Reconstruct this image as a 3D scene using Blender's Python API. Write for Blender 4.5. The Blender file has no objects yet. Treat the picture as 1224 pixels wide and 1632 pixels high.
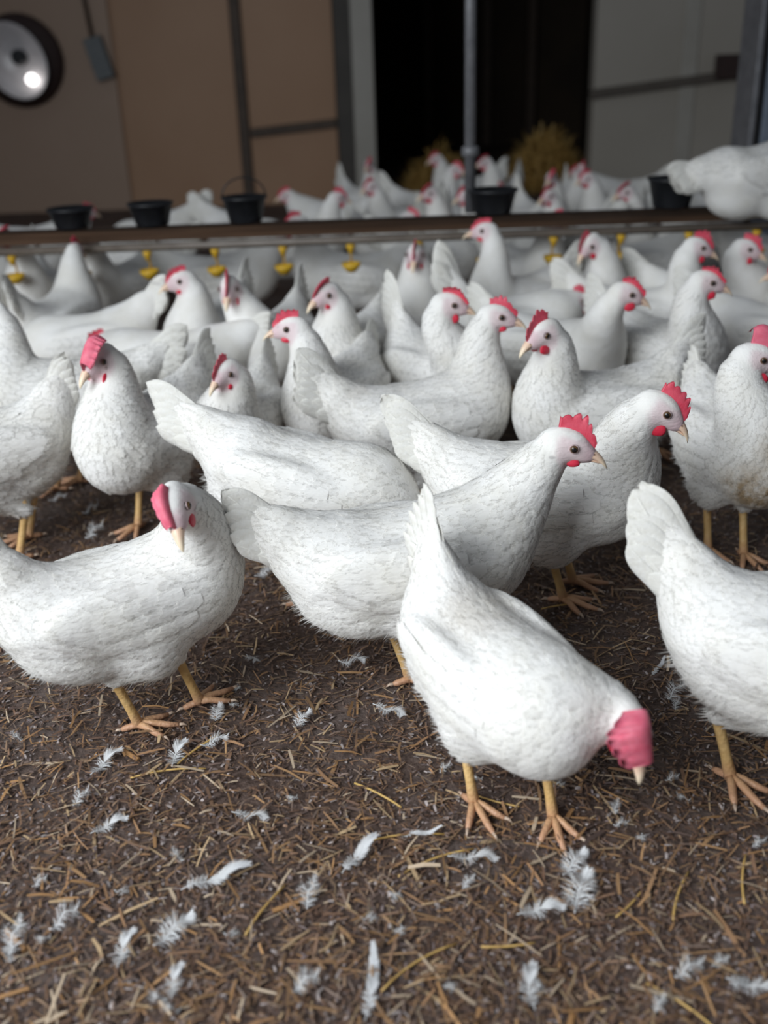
import bpy, math, random
import numpy as np
from mathutils import Matrix, Vector, Euler

random.seed(7); RNG = np.random.default_rng(11)
sc = bpy.context.scene
COL = sc.collection

# ------------------------------------------------------------------ camera
cam_d = bpy.data.cameras.new('camera'); cam = bpy.data.objects.new('camera', cam_d); COL.objects.link(cam)
cam_d.sensor_fit = 'VERTICAL'; cam_d.sensor_height = 24.0; cam_d.lens = 24.0 * 1600 / 1632
cam.matrix_world = Matrix.Translation((0, 0, .82)) @ Matrix.Rotation(math.radians(90 - 24.1), 4, 'X') @ Matrix.Rotation(math.radians(-2.0), 4, 'Z')
cam_d.dof.use_dof = True; cam_d.dof.focus_distance = 1.40; cam_d.dof.aperture_fstop = 1.7
cam_d.clip_start = .02
sc.camera = cam

# ------------------------------------------------------------------ light and exposure
w = bpy.data.worlds.new('barn_air'); sc.world = w; w.use_nodes = True
w.node_tree.nodes['Background'].inputs[0].default_value = (.80, .88, 1.0, 1)
w.node_tree.nodes['Background'].inputs[1].default_value = .105
def area(name, loc, aim, sx, sy, power, col):
    l = bpy.data.lights.new(name, 'AREA'); l.shape = 'RECTANGLE'; l.size = sx; l.size_y = sy; l.energy = power; l.color = col
    o = bpy.data.objects.new(name, l); COL.objects.link(o); o.location = loc
    l.spread = math.radians(130)
    o.rotation_euler = (Vector(aim) - Vector(loc)).to_track_quat('-Z', 'Y').to_euler()
    return o
area('daylight_opening', (-1.9, -.55, 1.72), (-.25, 1.10, .1), 2.4, 1.9, 77, (.90, .955, 1.0))
sc.cycles.transparent_max_bounces = 32
sc.view_settings.view_transform = 'Standard'; sc.view_settings.look = 'None'
sc.view_settings.exposure = 0.0; sc.view_settings.gamma = 1.0; sc.view_settings.use_curve_mapping = False

# ------------------------------------------------------------------ materials
def new_mat(name):
    m = bpy.data.materials.new(name); m.use_nodes = True
    nt = m.node_tree; return m, nt, nt.nodes['Principled BSDF']
def nd(nt, t, **kw):
    n = nt.nodes.new(t)
    for k, v in kw.items(): setattr(n, k, v)
    return n
def ramp(nt, src, stops):
    r = nd(nt, 'ShaderNodeValToRGB'); e = r.color_ramp.elements
    while len(e) < len(stops): e.new(.5)
    for el, (p, c) in zip(e, stops): el.position = p; el.color = (*c, 1)
    nt.links.new(src, r.inputs[0]); return r.outputs[0]
def noise(nt, scale, detail=4, rough=.55, coord='Object', stretch=None):
    tc = nd(nt, 'ShaderNodeTexCoord'); src = tc.outputs[coord]
    if stretch:
        mp = nd(nt, 'ShaderNodeMapping'); mp.inputs['Scale'].default_value = stretch
        nt.links.new(src, mp.inputs[0]); src = mp.outputs[0]
    n = nd(nt, 'ShaderNodeTexNoise'); n.inputs['Scale'].default_value = scale
    n.inputs['Detail'].default_value = detail; n.inputs['Roughness'].default_value = rough
    nt.links.new(src, n.inputs['Vector']); return n.outputs['Fac']
def bump(nt, b, src, strength, dist):
    n = nd(nt, 'ShaderNodeBump'); n.inputs['Strength'].default_value = strength; n.inputs['Distance'].default_value = dist
    nt.links.new(src, n.inputs['Height']); nt.links.new(n.outputs[0], b.inputs['Normal'])
def simple(name, c1, c2, scale=8, rough=.6, metal=0, bs=.2, bd=.002, stretch=None):
    m, nt, b = new_mat(name)
    f = noise(nt, scale, stretch=stretch)
    nt.links.new(ramp(nt, f, [(.3, c1), (.7, c2)]), b.inputs['Base Color'])
    b.inputs['Roughness'].default_value = rough; b.inputs['Metallic'].default_value = metal
    bump(nt, b, f, bs, bd); return m
def mixc(nt, fac, a, b_):
    m = nd(nt, 'ShaderNodeMix', data_type='RGBA')
    if isinstance(fac, float): m.inputs[0].default_value = fac
    else: nt.links.new(fac, m.inputs[0])
    for s, v in ((m.inputs[6], a), (m.inputs[7], b_)):
        if isinstance(v, tuple): s.default_value = (*v, 1)
        else: nt.links.new(v, s)
    return m.outputs[2]
def attr(nt, name, out='Fac'):
    a = nd(nt, 'ShaderNodeAttribute'); a.attribute_name = name; return a.outputs[out]

def feather_mat(name, base=(.865, .85, .82), trans=0.0, fringe=False):
    m, nt, b = new_mat(name)
    f = noise(nt, 14, 5, .6)
    c = ramp(nt, f, [(.28, tuple(x * .88 for x in (base[0], base[1] * .985, base[2] * .94))), (.60, base)])
    c = mixc(nt, attr(nt, 'skin'), c, (.70, .50, .53))
    st = nd(nt, 'ShaderNodeMath', operation='MULTIPLY')
    nt.links.new(attr(nt, 'stain'), st.inputs[0])
    nt.links.new(ramp(nt, noise(nt, 22, 5, .65), [(.30, (0, 0, 0)), (.54, (1, 1, 1))]), st.inputs[1])
    c = mixc(nt, st.outputs[0], c, (.31, .22, .125))
    c = mixc(nt, ramp(nt, noise(nt, 75, 2, .5, stretch=(.35, 1, 1)), [(.735, (0, 0, 0)), (.78, (.55, .55, .55))]), c, (.36, .34, .33))
    nt.links.new(c, b.inputs['Base Color'])
    b.inputs['Roughness'].default_value = .75; b.inputs['Specular IOR Level'].default_value = .25
    b.inputs['Sheen Weight'].default_value = .15
    hsum = nd(nt, 'ShaderNodeMath', operation='MULTIPLY_ADD'); hsum.inputs[1].default_value = 2.6
    nt.links.new(noise(nt, 38, 4, .55, stretch=(.55, 1, .8)), hsum.inputs[0]); nt.links.new(noise(nt, 300, 3, .6, stretch=(.22, 1, 1)), hsum.inputs[2])
    bump(nt, b, hsum.outputs[0], .30, .0030)
    if fringe:
        e = nd(nt, 'ShaderNodeMath', operation='MULTIPLY_ADD'); e.inputs[1].default_value = .9
        nt.links.new(noise(nt, 420, 2, .5, stretch=(.3, 1, 1)), e.inputs[0]); nt.links.new(attr(nt, 'edge'), e.inputs[2])
        nt.links.new(ramp(nt, e.outputs[0], [(.70, (1, 1, 1)), (1.0, (0, 0, 0))]), b.inputs['Alpha'])
    if trans:
        t = nd(nt, 'ShaderNodeBsdfTranslucent'); t.inputs[0].default_value = (*base, 1)
        mx = nd(nt, 'ShaderNodeMixShader'); mx.inputs[0].default_value = trans
        nt.links.new(b.outputs[0], mx.inputs[1]); nt.links.new(t.outputs[0], mx.inputs[2])
        nt.links.new(mx.outputs[0], nt.nodes['Material Output'].inputs[0])
    return m
M = {}
M['feather'] = feather_mat('white_plumage')
M['coat'] = feather_mat('white_coat_feather', fringe=True)
M['quill'] = feather_mat('white_vane', (.86, .845, .80), .10)
M['down'] = feather_mat('white_down', (.80, .81, .83), .3)
def fleshy(name, c1, c2, rough=.45):
    m, nt, b = new_mat(name); f = noise(nt, 90, 4, .6)
    nt.links.new(ramp(nt, f, [(.3, c1), (.7, c2)]), b.inputs['Base Color'])
    b.inputs['Roughness'].default_value = rough
    b.inputs['Subsurface Weight'].default_value = .25; b.inputs['Subsurface Radius'].default_value = (.006, .002, .001)
    bump(nt, b, noise(nt, 700, 3), .5, .0008); return m
M['comb'] = fleshy('comb_skin', (.62, .045, .085), (.74, .12, .17))
M['combpink'] = fleshy('comb_skin_pale', (.68, .10, .17), (.78, .20, .27), .6)
M['wattle'] = fleshy('wattle_skin', (.60, .015, .045), (.72, .05, .09), .35)
def beak_mat():
    m, nt, b = new_mat('beak_horn'); f = noise(nt, 60, 3)
    c = ramp(nt, f, [(.3, (.82, .55, .40)), (.7, (.88, .66, .50))])
    nt.links.new(mixc(nt, attr(nt, 'tipw'), c, (.88, .74, .54)), b.inputs['Base Color'])
    b.inputs['Roughness'].default_value = .42; return m
M['beak'] = beak_mat()
M['nostril'] = simple('nostril_dark', (.10, .04, .03), (.14, .06, .04), 40)
def leg_mat():
    m, nt, b = new_mat('scaled_leg_skin')
    f = noise(nt, 45, 4)
    c = ramp(nt, f, [(.3, (.60, .36, .13)), (.7, (.74, .50, .22))])
    c = mixc(nt, attr(nt, 'foot'), c, (.50, .27, .16))
    nt.links.new(c, b.inputs['Base Color']); b.inputs['Roughness'].default_value = .5
    tc = nd(nt, 'ShaderNodeTexCoord'); v = nd(nt, 'ShaderNodeTexVoronoi'); v.inputs['Scale'].default_value = 210
    nt.links.new(tc.outputs['Object'], v.inputs['Vector']); bump(nt, b, v.outputs['Distance'], .5, .0015)
    return m
M['leg'] = leg_mat()
M['claw'] = simple('claw_horn', (.42, .30, .22), (.55, .42, .32), 60, .4)
M['iris'] = simple('iris_amber', (.07, .035, .014), (.15, .08, .028), 300, .35)
M['pupil'] = simple('pupil_black', (.006, .005, .005), (.012, .01, .01), 20, .25)
M['lid'] = simple('eyelid_skin', (.45, .32, .32), (.55, .42, .41), 80, .6)

def soil():
    m, nt, b = new_mat('litter_soil')
    f1 = noise(nt, 3.2, 6, .6); f2 = noise(nt, 120, 6, .7); f3 = noise(nt, 28, 5, .6)
    c = ramp(nt, f2, [(.30, (.042, .026, .021)), (.52, (.115, .077, .062)), (.75, (.22, .155, .13))])
    g = ramp(nt, f1, [(.45, (0, 0, 0)), (.68, (1, 1, 1))])
    c = mixc(nt, g, c, ramp(nt, f3, [(.3, (.085, .062, .053)), (.7, (.19, .15, .135))]))
    nt.links.new(c, b.inputs['Base Color']); b.inputs['Roughness'].default_value = .9
    b.inputs['Specular IOR Level'].default_value = .25
    bump(nt, b, f2, .9, .006); return m
M['soil'] = soil()
def straw_mat():
    m, nt, b = new_mat('straw_fibre')
    nt.links.new(attr(nt, 'col', 'Color'), b.inputs['Base Color'])
    b.inputs['Roughness'].default_value = .55; return m
M['straw'] = straw_mat()
M['golden'] = simple('golden_straw', (.48, .29, .08), (.66, .44, .15), 60, .5, stretch=(1, 14, 14))
M['chip'] = simple('wood_chip', (.30, .15, .06), (.42, .23, .09), 50, .6, stretch=(1, 10, 10))
M['tanwall'] = simple('tan_wall_panel', (.40, .225, .125), (.46, .275, .165), 1.3, .55, bs=.05)
M['palewall'] = simple('mauve_tan_wall_panel', (.36, .24, .165), (.41, .285, .21), 1.1, .5, bs=.05)
M['greywall'] = simple('grey_wall_panel', (.37, .335, .285), (.42, .385, .335), 1.2, .6, bs=.05)
M['batten'] = simple('dark_brown_batten', (.055, .034, .022), (.085, .055, .036), 14, .6)
M['bar'] = simple('grey_brown_bar', (.085, .070, .056), (.11, .092, .075), 14, .6)
M['postlight'] = simple('pale_grey_post', (.37, .345, .30), (.43, .405, .36), 5, .5)
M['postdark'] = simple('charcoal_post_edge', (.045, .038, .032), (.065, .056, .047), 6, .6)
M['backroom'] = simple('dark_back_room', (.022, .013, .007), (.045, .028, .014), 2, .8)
M['zinc'] = simple('galvanised_steel', (.13, .13, .14), (.19, .19, .20), 30, .5, .3)
M['bluesteel'] = simple('blue_grey_steel', (.15, .18, .225), (.19, .22, .27), 25, .5, .2)
M['blackplastic'] = simple('black_plastic', (.008, .009, .011), (.016, .017, .021), 18, .45)
M['woodrail'] = simple('dark_wood_rail', (.050, .026, .014), (.11, .06, .034), 18, .65, stretch=(.2, 4, 4))
M['whitepipe'] = simple('grey_brown_pvc_pipe', (.13, .105, .085), (.19, .16, .135), 20, .4)
M['yellow'] = simple('yellow_plastic', (.62, .36, .02), (.72, .45, .04), 20, .4)
M['darkplate'] = simple('dark_lamp_plate', (.028, .012, .010), (.04, .02, .016), 20, .6)
M['dish'] = simple('pale_enamel_dish', (.62, .58, .58), (.72, .69, .70), 20, .25)
M['greybox'] = simple('grey_switch_box', (.10, .115, .12), (.14, .15, .155), 30, .5)
def bulb():
    m, nt, b = new_mat('lit_bulb'); b.inputs['Emission Color'].default_value = (1, .97, .95, 1); b.inputs['Emission Strength'].default_value = 3.0
    return m
M['bulb'] = bulb()

# ------------------------------------------------------------------ mesh helpers
class MB:
    def __init__(s): s.v = []; s.f = []; s.m = []; s.n = 0
    def add(s, v, f, mi=0):
        v = np.asarray(v, float).reshape(-1, 3)
        s.v.append(v); s.f += [tuple(int(i) + s.n for i in q) for q in f]; s.m += [mi] * len(f); s.n += len(v)
    def box(s, x0, y0, z0, x1, y1, z1, mi=0, bev=.004):
        b = min(bev, .3 * abs(x1 - x0), .3 * abs(y1 - y0), .3 * abs(z1 - z0))
        v = []; idx = {}
        for ix, x in enumerate((x0, x1)):
            for iy, y in enumerate((y0, y1)):
                for iz, z in enumerate((z0, z1)):
                    sx, sy, sz = 1 - 2 * ix, 1 - 2 * iy, 1 - 2 * iz
                    for a, p in enumerate(((x, y + sy * b, z + sz * b), (x + sx * b, y, z + sz * b), (x + sx * b, y + sy * b, z))):
                        idx[ix, iy, iz, a] = len(v); v.append(p)
        f = []
        for a in range(3):
            o = [k for k in range(3) if k != a]
            for e in (0, 1):
                q = []
                for (p, r) in ((0, 0), (1, 0), (1, 1), (0, 1)):
                    k = [0, 0, 0]; k[a] = e; k[o[0]] = p; k[o[1]] = r; q.append(idx[(*k, a)])
                f.append(q)
        for a in range(3):
            o = [k for k in range(3) if k != a]
            for p in (0, 1):
                for r in (0, 1):
                    k0 = [0, 0, 0]; k0[o[0]] = p; k0[o[1]] = r; k1 = list(k0); k1[a] = 1
                    f.append([idx[(*k0, o[0])], idx[(*k0, o[1])], idx[(*k1, o[1])], idx[(*k1, o[0])]])
        for ix in (0, 1):
            for iy in (0, 1):
                for iz in (0, 1): f.append([idx[ix, iy, iz, a] for a in range(3)])
        s.add(v, f, mi)
    def tube(s, pts, rad, n=8, mi=0, cap=True):
        pts = np.asarray(pts, float); rad = np.broadcast_to(rad, len(pts))
        t = np.gradient(pts, axis=0); t /= np.linalg.norm(t, axis=1)[:, None] + 1e-12
        ref = np.array([0, 0, 1.]) if abs(t[0][2]) < .9 else np.array([1., 0, 0])
        u = np.cross(t[0], ref); u /= np.linalg.norm(u); V = []
        for i in range(len(pts)):
            u = u - t[i] * (u @ t[i]); u /= np.linalg.norm(u); w_ = np.cross(t[i], u)
            for k in range(n):
                a = 2 * math.pi * k / n; V.append(pts[i] + rad[i] * (math.cos(a) * u + math.sin(a) * w_))
        f = [(i * n + k, i * n + (k + 1) % n, (i + 1) * n + (k + 1) % n, (i + 1) * n + k) for i in range(len(pts) - 1) for k in range(n)]
        if cap: f += [tuple(reversed(range(n))), tuple(range((len(pts) - 1) * n, len(pts) * n))]
        s.add(V, f, mi)
    def lathe(s, prof, n=24, mi=0, origin=(0, 0, 0), ax=None):
        A = np.eye(3) if ax is None else np.asarray(ax)
        V = []
        for r, z in prof:
            for k in range(n):
                a = 2 * math.pi * k / n; V.append(np.asarray(origin) + A @ np.array([r * math.cos(a), r * math.sin(a), z]))
        f = [(i * n + k, i * n + (k + 1) % n, (i + 1) * n + (k + 1) % n, (i + 1) * n + k) for i in range(len(prof) - 1) for k in range(n)]
        s.add(V, f, mi)
    def verts(s): return np.concatenate(s.v)
    def mesh(s, name, mats, smooth=True, attrs=None, normals=None):
        me = bpy.data.meshes.new(name); V = s.verts()
        me.from_pydata(V.tolist(), [], s.f)
        for m in (mats if isinstance(mats, (list, tuple)) else [mats]): me.materials.append(m)
        me.polygons.foreach_set('material_index', s.m)
        me.polygons.foreach_set('use_smooth', [smooth] * len(s.f))
        for k, a in (attrs or {}).items():
            a = np.asarray(a, np.float32)
            if a.ndim == 1: at = me.attributes.new(k, 'FLOAT', 'POINT'); at.data.foreach_set('value', a)
            else: at = me.attributes.new(k, 'FLOAT_COLOR', 'POINT'); at.data.foreach_set('color', np.c_[a, np.ones(len(a))].astype(np.float32).ravel())
        me.update()
        if normals is not None: me.normals_split_custom_set_from_vertices(normals.tolist())
        return me
def link(name, me, parent=None):
    o = bpy.data.objects.new(name, me); COL.objects.link(o); o.parent = parent; return o
def tag(o, label=None, cat=None, group=None, kind=None):
    if label: o['label'] = label
    if cat: o['category'] = cat
    if group: o['group'] = group
    if kind: o['kind'] = kind
    return o
def empty(name, loc, rz=0):
    o = bpy.data.objects.new(name, None); COL.objects.link(o); o.location = loc; o.rotation_euler = (0, 0, rz)
    o.empty_display_size = .05; return o
def copy_tree(o, parent=None):
    c = o.copy(); COL.objects.link(c); c.parent = parent
    for ch in list(o.children): copy_tree(ch, c)
    return c

# ------------------------------------------------------------------ the setting
def ground_h(x, y):
    h = .0040 * np.sin(x * 9.1 + 1.3 * np.sin(y * 5.3)) * np.sin(y * 7.7 + x * 3.1)
    h += .0022 * np.sin(x * 31 + y * 17) * np.sin(y * 37 - x * 11 + 2)
    h += .0012 * np.sin(x * 83 + 2 * np.sin(y * 61)) * np.sin(y * 97 + x * 23)
    return h - .003
def build_floor():
    xs = np.unique(np.r_[np.linspace(-4.2, -1, 40), np.linspace(-1, 1, 200), np.linspace(1, 4.2, 40)])
    ys = np.unique(np.r_[np.linspace(-1.6, .4, 20), np.linspace(.4, 2.2, 180), np.linspace(2.2, 11.6, 110)])
    X, Y = np.meshgrid(xs, ys); V = np.c_[X.ravel(), Y.ravel(), ground_h(X, Y).ravel()]
    nx = len(xs)
    f = [(j * nx + i, j * nx + i + 1, (j + 1) * nx + i + 1, (j + 1) * nx + i) for j in range(len(ys) - 1) for i in range(nx - 1)]
    b = MB(); b.add(V, f)
    return tag(link('floor', b.mesh('floor', M['soil'])), 'dark brown trampled litter floor of the barn', kind='structure')
floor = build_floor()

WY = 6.8
def part(name, mat, parent, *boxes):
    b = MB()
    for q in boxes: b.box(*q)
    return link(name, b.mesh(name, mat, False), parent)
def struct(name, mat, label, *boxes):
    return tag(part(name, mat, None, *boxes), label, kind='structure')
wl = struct('wall_back_left', M['tanwall'], 'tan panelled back wall left of the dark doorway', (-4.2, WY, -.05, -.32, WY + .12, 3.0))
part('panel', M['palewall'], wl, (-4.1, WY - .02, .0, -1.56, WY + .01, 2.9))
part('panel', M['tanwall'], wl, (-1.54, WY - .02, .0, -.83, WY + .01, 2.9))
part('panel', M['tanwall'], wl, (-.76, WY - .02, .0, -.21, WY + .01, 2.9))
part('batten', M['batten'], wl, (-.83, WY - .035, .0, -.765, WY, 2.9))
o = part('crossbar', M['batten'], wl, (-.275, -.02, -.027, .275, .02, .027)); o.location = (-.485, WY - .03, .462); o.rotation_euler = (0, math.radians(-4.5), 0)
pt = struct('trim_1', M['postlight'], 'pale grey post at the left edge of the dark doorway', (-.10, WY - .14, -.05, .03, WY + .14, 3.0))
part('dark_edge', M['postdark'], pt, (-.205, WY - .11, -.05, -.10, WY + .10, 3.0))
wr = struct('wall_back_right', M['greywall'], 'grey panelled back wall right of the dark doorway', (1.40, WY, -.05, 4.2, WY + .12, 3.0))
part('panel', M['greywall'], wr, (1.40, WY - .03, .0, 1.94, WY + .01, 2.9))
part('panel', M['greywall'], wr, (2.02, WY - .03, .0, 2.75, WY + .01, 2.9))
part('cover_strip', M['postlight'], wr, (1.93, WY - .045, .0, 2.03, WY, 2.9))
o = part('crossbar', M['bar'], wr, (-.49, -.02, -.028, .49, .02, .028)); o.location = (1.86, WY - .05, .645); o.rotation_euler = (0, math.radians(-5.5), 0)
part('latch_box', M['darkplate'], wr, (2.14, WY - .12, .66, 2.36, WY - .03, .80))
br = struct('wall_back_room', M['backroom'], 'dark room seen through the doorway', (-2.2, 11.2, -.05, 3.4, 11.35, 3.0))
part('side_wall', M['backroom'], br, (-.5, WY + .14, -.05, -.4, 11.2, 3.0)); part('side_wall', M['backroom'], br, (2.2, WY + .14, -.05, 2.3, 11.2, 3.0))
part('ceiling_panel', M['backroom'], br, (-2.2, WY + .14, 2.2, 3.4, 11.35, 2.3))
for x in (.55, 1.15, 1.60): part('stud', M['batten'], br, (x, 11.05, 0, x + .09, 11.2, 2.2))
rp = struct('trim_2', M['bluesteel'], 'blue-grey steel door post at the right edge', (1.30, 3.55, -.05, 1.80, 3.75, 2.6))
part('edge_strip', M['zinc'], rp, (1.250, 3.52, -.05, 1.268, 3.70, 2.6)); part('dark_gap', M['postdark'], rp, (1.268, 3.57, -.05, 1.30, 3.70, 2.6))
# ------------------------------------------------------------------ hens: body surface from a smooth field
def rotm(yaw=0, pitch=0, roll=0):
    """axes as columns: forward, left, up; pitch > 0 looks up"""
    return np.array(Euler((roll, -pitch, yaw), 'XYZ').to_matrix())
class Field:
    def __init__(s): s.p = []
    def ell(s, c, r, A=None, k=.03): s.p.append(('e', np.array(c, float), np.array(r, float), np.eye(3) if A is None else A, k))
    def cone(s, a, b, ra, rb, k=.025): s.p.append(('c', np.array(a, float), np.array(b, float), (ra, rb), k))
    def __call__(s, P):
        d = None; P = np.asarray(P, np.float32); nrm = lambda q: np.sqrt(np.einsum('ij,ij->i', q, q))
        for q in s.p:
            if q[0] == 'e':
                r_ = q[2].astype(np.float32); x = ((P - q[1].astype(np.float32)) @ (q[3] / q[2]).astype(np.float32)); k0 = nrm(x) + 1e-9; x /= r_
                e = k0 * (k0 - 1) / (nrm(x) + 1e-9)
            else:
                ab = (q[2] - q[1]).astype(np.float32); x = P - q[1].astype(np.float32); t = np.minimum(np.maximum((x @ ab) / (ab @ ab), 0), 1); x -= t[:, None] * ab
                e = nrm(x) - (q[3][0] + np.float32(q[3][1] - q[3][0]) * t)
            if d is None: d = e
            else:
                k = np.float32(q[4]); hh = np.maximum(k - np.abs(d - e), 0); d = np.minimum(d, e) - hh * hh * np.float32(.25 / q[4])
        return d
    TET = np.array([(1, -1, -1), (-1, -1, 1), (-1, 1, -1), (1, 1, 1)], float)
    def vg(s, P, e=.0015):
        n = len(P); v = s(np.concatenate([P + t * e for t in s.TET])).reshape(4, n).astype(float)
        return v.mean(0), (v[:, :, None] * s.TET[:, None]).sum(0) / (4 * e)
    def project(s, P, off=0., it=2):
        for _ in range(it):
            v, g = s.vg(P); P = P - g * ((v - off) / np.maximum((g * g).sum(1), .2))[:, None]
        return P, g / (np.linalg.norm(g, axis=1)[:, None] + 1e-9)
    def bounds(s):
        lo, hi = [], []
        for q in s.p:
            if q[0] == 'e': r = q[2].max(); lo.append(q[1] - r); hi.append(q[1] + r)
            else:
                r = max(q[3]); lo.append(np.minimum(q[1], q[2]) - r); hi.append(np.maximum(q[1], q[2]) + r)
        return np.min(lo, 0), np.max(hi, 0)
def surface_net(F, h):
    lo, hi = F.bounds(); lo -= 2.5 * h; n = np.ceil((hi - lo + 2.5 * h) / h).astype(int) + 1
    ax = [lo[i] + h * np.arange(n[i]) for i in range(3)]
    G = np.stack(np.meshgrid(*ax, indexing='ij'), -1)
    G = G.astype(np.float32); cs = 4; Gc = G[cs // 2::cs, cs // 2::cs, cs // 2::cs]; Dc = F(Gc.reshape(-1, 3)).reshape(Gc.shape[:3])
    ii = [np.minimum(np.arange(n[i]) // cs, Dc.shape[i] - 1) for i in range(3)]
    D = Dc[np.ix_(*ii)]; near = np.abs(D) < cs * h * 1.75; D[near] = F(G[near]); S = D < 0
    c = [S[i:n[0] - 1 + i, j:n[1] - 1 + j, k:n[2] - 1 + k] for i in (0, 1) for j in (0, 1) for k in (0, 1)]
    act = np.logical_or.reduce(c) & ~np.logical_and.reduce(c)
    idx = -np.ones(act.shape, int); I = np.argwhere(act); idx[act] = np.arange(len(I))
    V, g = F.project(lo + h * (I + .5), it=2)
    quads = []
    for a in range(3):
        b, c2 = (a + 1) % 3, (a + 2) % 3
        sl0 = [slice(None)] * 3; sl1 = [slice(None)] * 3; sl0[a] = slice(0, -1); sl1[a] = slice(1, None)
        A, B = S[tuple(sl0)], S[tuple(sl1)]
        for flip, msk in ((False, A & ~B), (True, ~A & B)):
            E = np.argwhere(msk)
            if not len(E): continue
            q = []
            for db, dc in ((0, 0), (-1, 0), (-1, -1), (0, -1)):
                e = E.copy(); e[:, b] += db; e[:, c2] += dc; q.append(idx[e[:, 0], e[:, 1], e[:, 2]])
            q = np.stack(q, 1); quads.append(q[:, ::-1] if flip else q)
    return V, g, np.concatenate(quads)

def sstep(x, a, b):
    t = np.clip((x - a) / (b - a), 0, 1); return t * t * (3 - 2 * t)

# one flat vane of unit length along +x, width along y, normal +z (big feathers)
def vane_mesh(name, wid=.24, ragged=0., seed=0, bend=.10, tipw=.6):
    r = np.random.default_rng(seed); n = 15; b = MB(); V = []; T = np.r_[np.linspace(0, .72, 8), .72 + .28 * np.sin(np.linspace(0, 1, 8)[1:] * math.pi / 2)]
    for t in T:
        wv = wid * .5 * (.35 + .65 * sstep(t, 0, .45)) * (1 if t < .72 else max(.05, 1 - ((t - .72) / .28) ** 2) ** .5)
        z = bend * (t * t) * -.5; jl, jr = (1 - ragged * r.random() * t, 1 - ragged * r.random() * t)
        for u, c in ((-1, jl), (-.5, jl), (0, 1), (.5, jr), (1, jr)):
            V.append((t - .02 * abs(u) * t, u * wv * c, z + .012 * (1 - abs(u)) - .02 * u * u))
    m = len(V); V = np.array(V); V2 = V.copy(); V2[:, 2] -= .008
    f = [(i * 5 + j, (i + 1) * 5 + j, (i + 1) * 5 + j + 1, i * 5 + j + 1) for i in range(n - 1) for j in range(4)]
    b.add(V, [q[::-1] for q in f]); b.add(V2, f)
    rim = [i * 5 for i in range(n)] + [(n - 1) * 5 + j for j in range(1, 5)] + [i * 5 + 4 for i in range(n - 2, -1, -1)]
    b.f += [(rim[i], rim[i + 1], rim[i + 1] + m, rim[i] + m) for i in range(len(rim) - 1)]; b.m += [0] * (len(rim) - 1)
    b.tube([(t, 0, bend * t * t * -.5 + .014) for t in np.linspace(-.06, .93, 8)], np.linspace(.014, .004, 8), 5)
    return b.mesh(name, M['quill'])
VANES = [vane_mesh('tail_vane', .25, .03, 1), vane_mesh('tail_vane', .22, .06, 2), vane_mesh('tail_vane', .20, .35, 3, tipw=.3)]

# small contour feathers laid on the body surface
FT = np.array([0, .4, .8, 1.]); FW = np.array([.5, 1., .92, .42]); FU = np.array([-1, 0, 1.])
FEDGE = np.array([[0, 0, 0], [.40, 0, .40], [.60, .05, .60], [.95, .50, .95]]).ravel()
def lay_feathers(F, P, D, L, W, off, lift, r, ridge=.0006):
    """P roots, D flow dirs, L/W lengths and widths -> verts (n*12,3), normals, faces"""
    P, N = F.project(P, 0.)
    D = D - N * (D * N).sum(1)[:, None]; D /= np.linalg.norm(D, axis=1)[:, None] + 1e-9
    S = np.cross(N, D); n = len(P)
    Q = np.zeros((n, 4, 3, 3))
    for i, t in enumerate(FT):
        for j, u in enumerate(FU):
            back = .11 * abs(u) * (t > .9)
            Q[:, i, j] = P + D * (L * (t - back))[:, None] + S * (W * .5 * FW[i] * u)[:, None]
    Q = Q.reshape(-1, 3); Q, g = F.project(Q, 0.)
    tt = np.tile(np.repeat(FT, 3), n); uu = np.tile(np.tile(FU, 4), n)
    hgt = off + np.repeat(lift, 12) * tt ** 1.6 + ridge * (1 - np.abs(uu)) - .0008 * (tt < .01)
    Q = Q + g * hgt[:, None]
    base = (np.arange(n) * 12)[:, None]
    cell = np.array([(i * 3 + j, (i + 1) * 3 + j, (i + 1) * 3 + j + 1, i * 3 + j + 1) for i in range(3) for j in range(2)])
    f = (base[:, None] + cell[None]).reshape(-1, 4)
    # flow-leaning normals keep the coat soft
    dd = np.repeat(D, 12, 0); ss = np.repeat(S, 12, 0)
    nn = g - dd * (.09 * tt)[:, None] + ss * (.10 * uu)[:, None] + np.repeat(r.normal(0, .032, (n, 3)), 12, 0)
    return Q, nn / np.linalg.norm(nn, axis=1)[:, None], f

def bez(p0, p1, p2, p3, n):
    t = np.linspace(0, 1, n)[:, None]
    return (1 - t) ** 3 * p0 + 3 * (1 - t) ** 2 * t * p1 + 3 * (1 - t) * t * t * p2 + t ** 3 * p3

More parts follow.
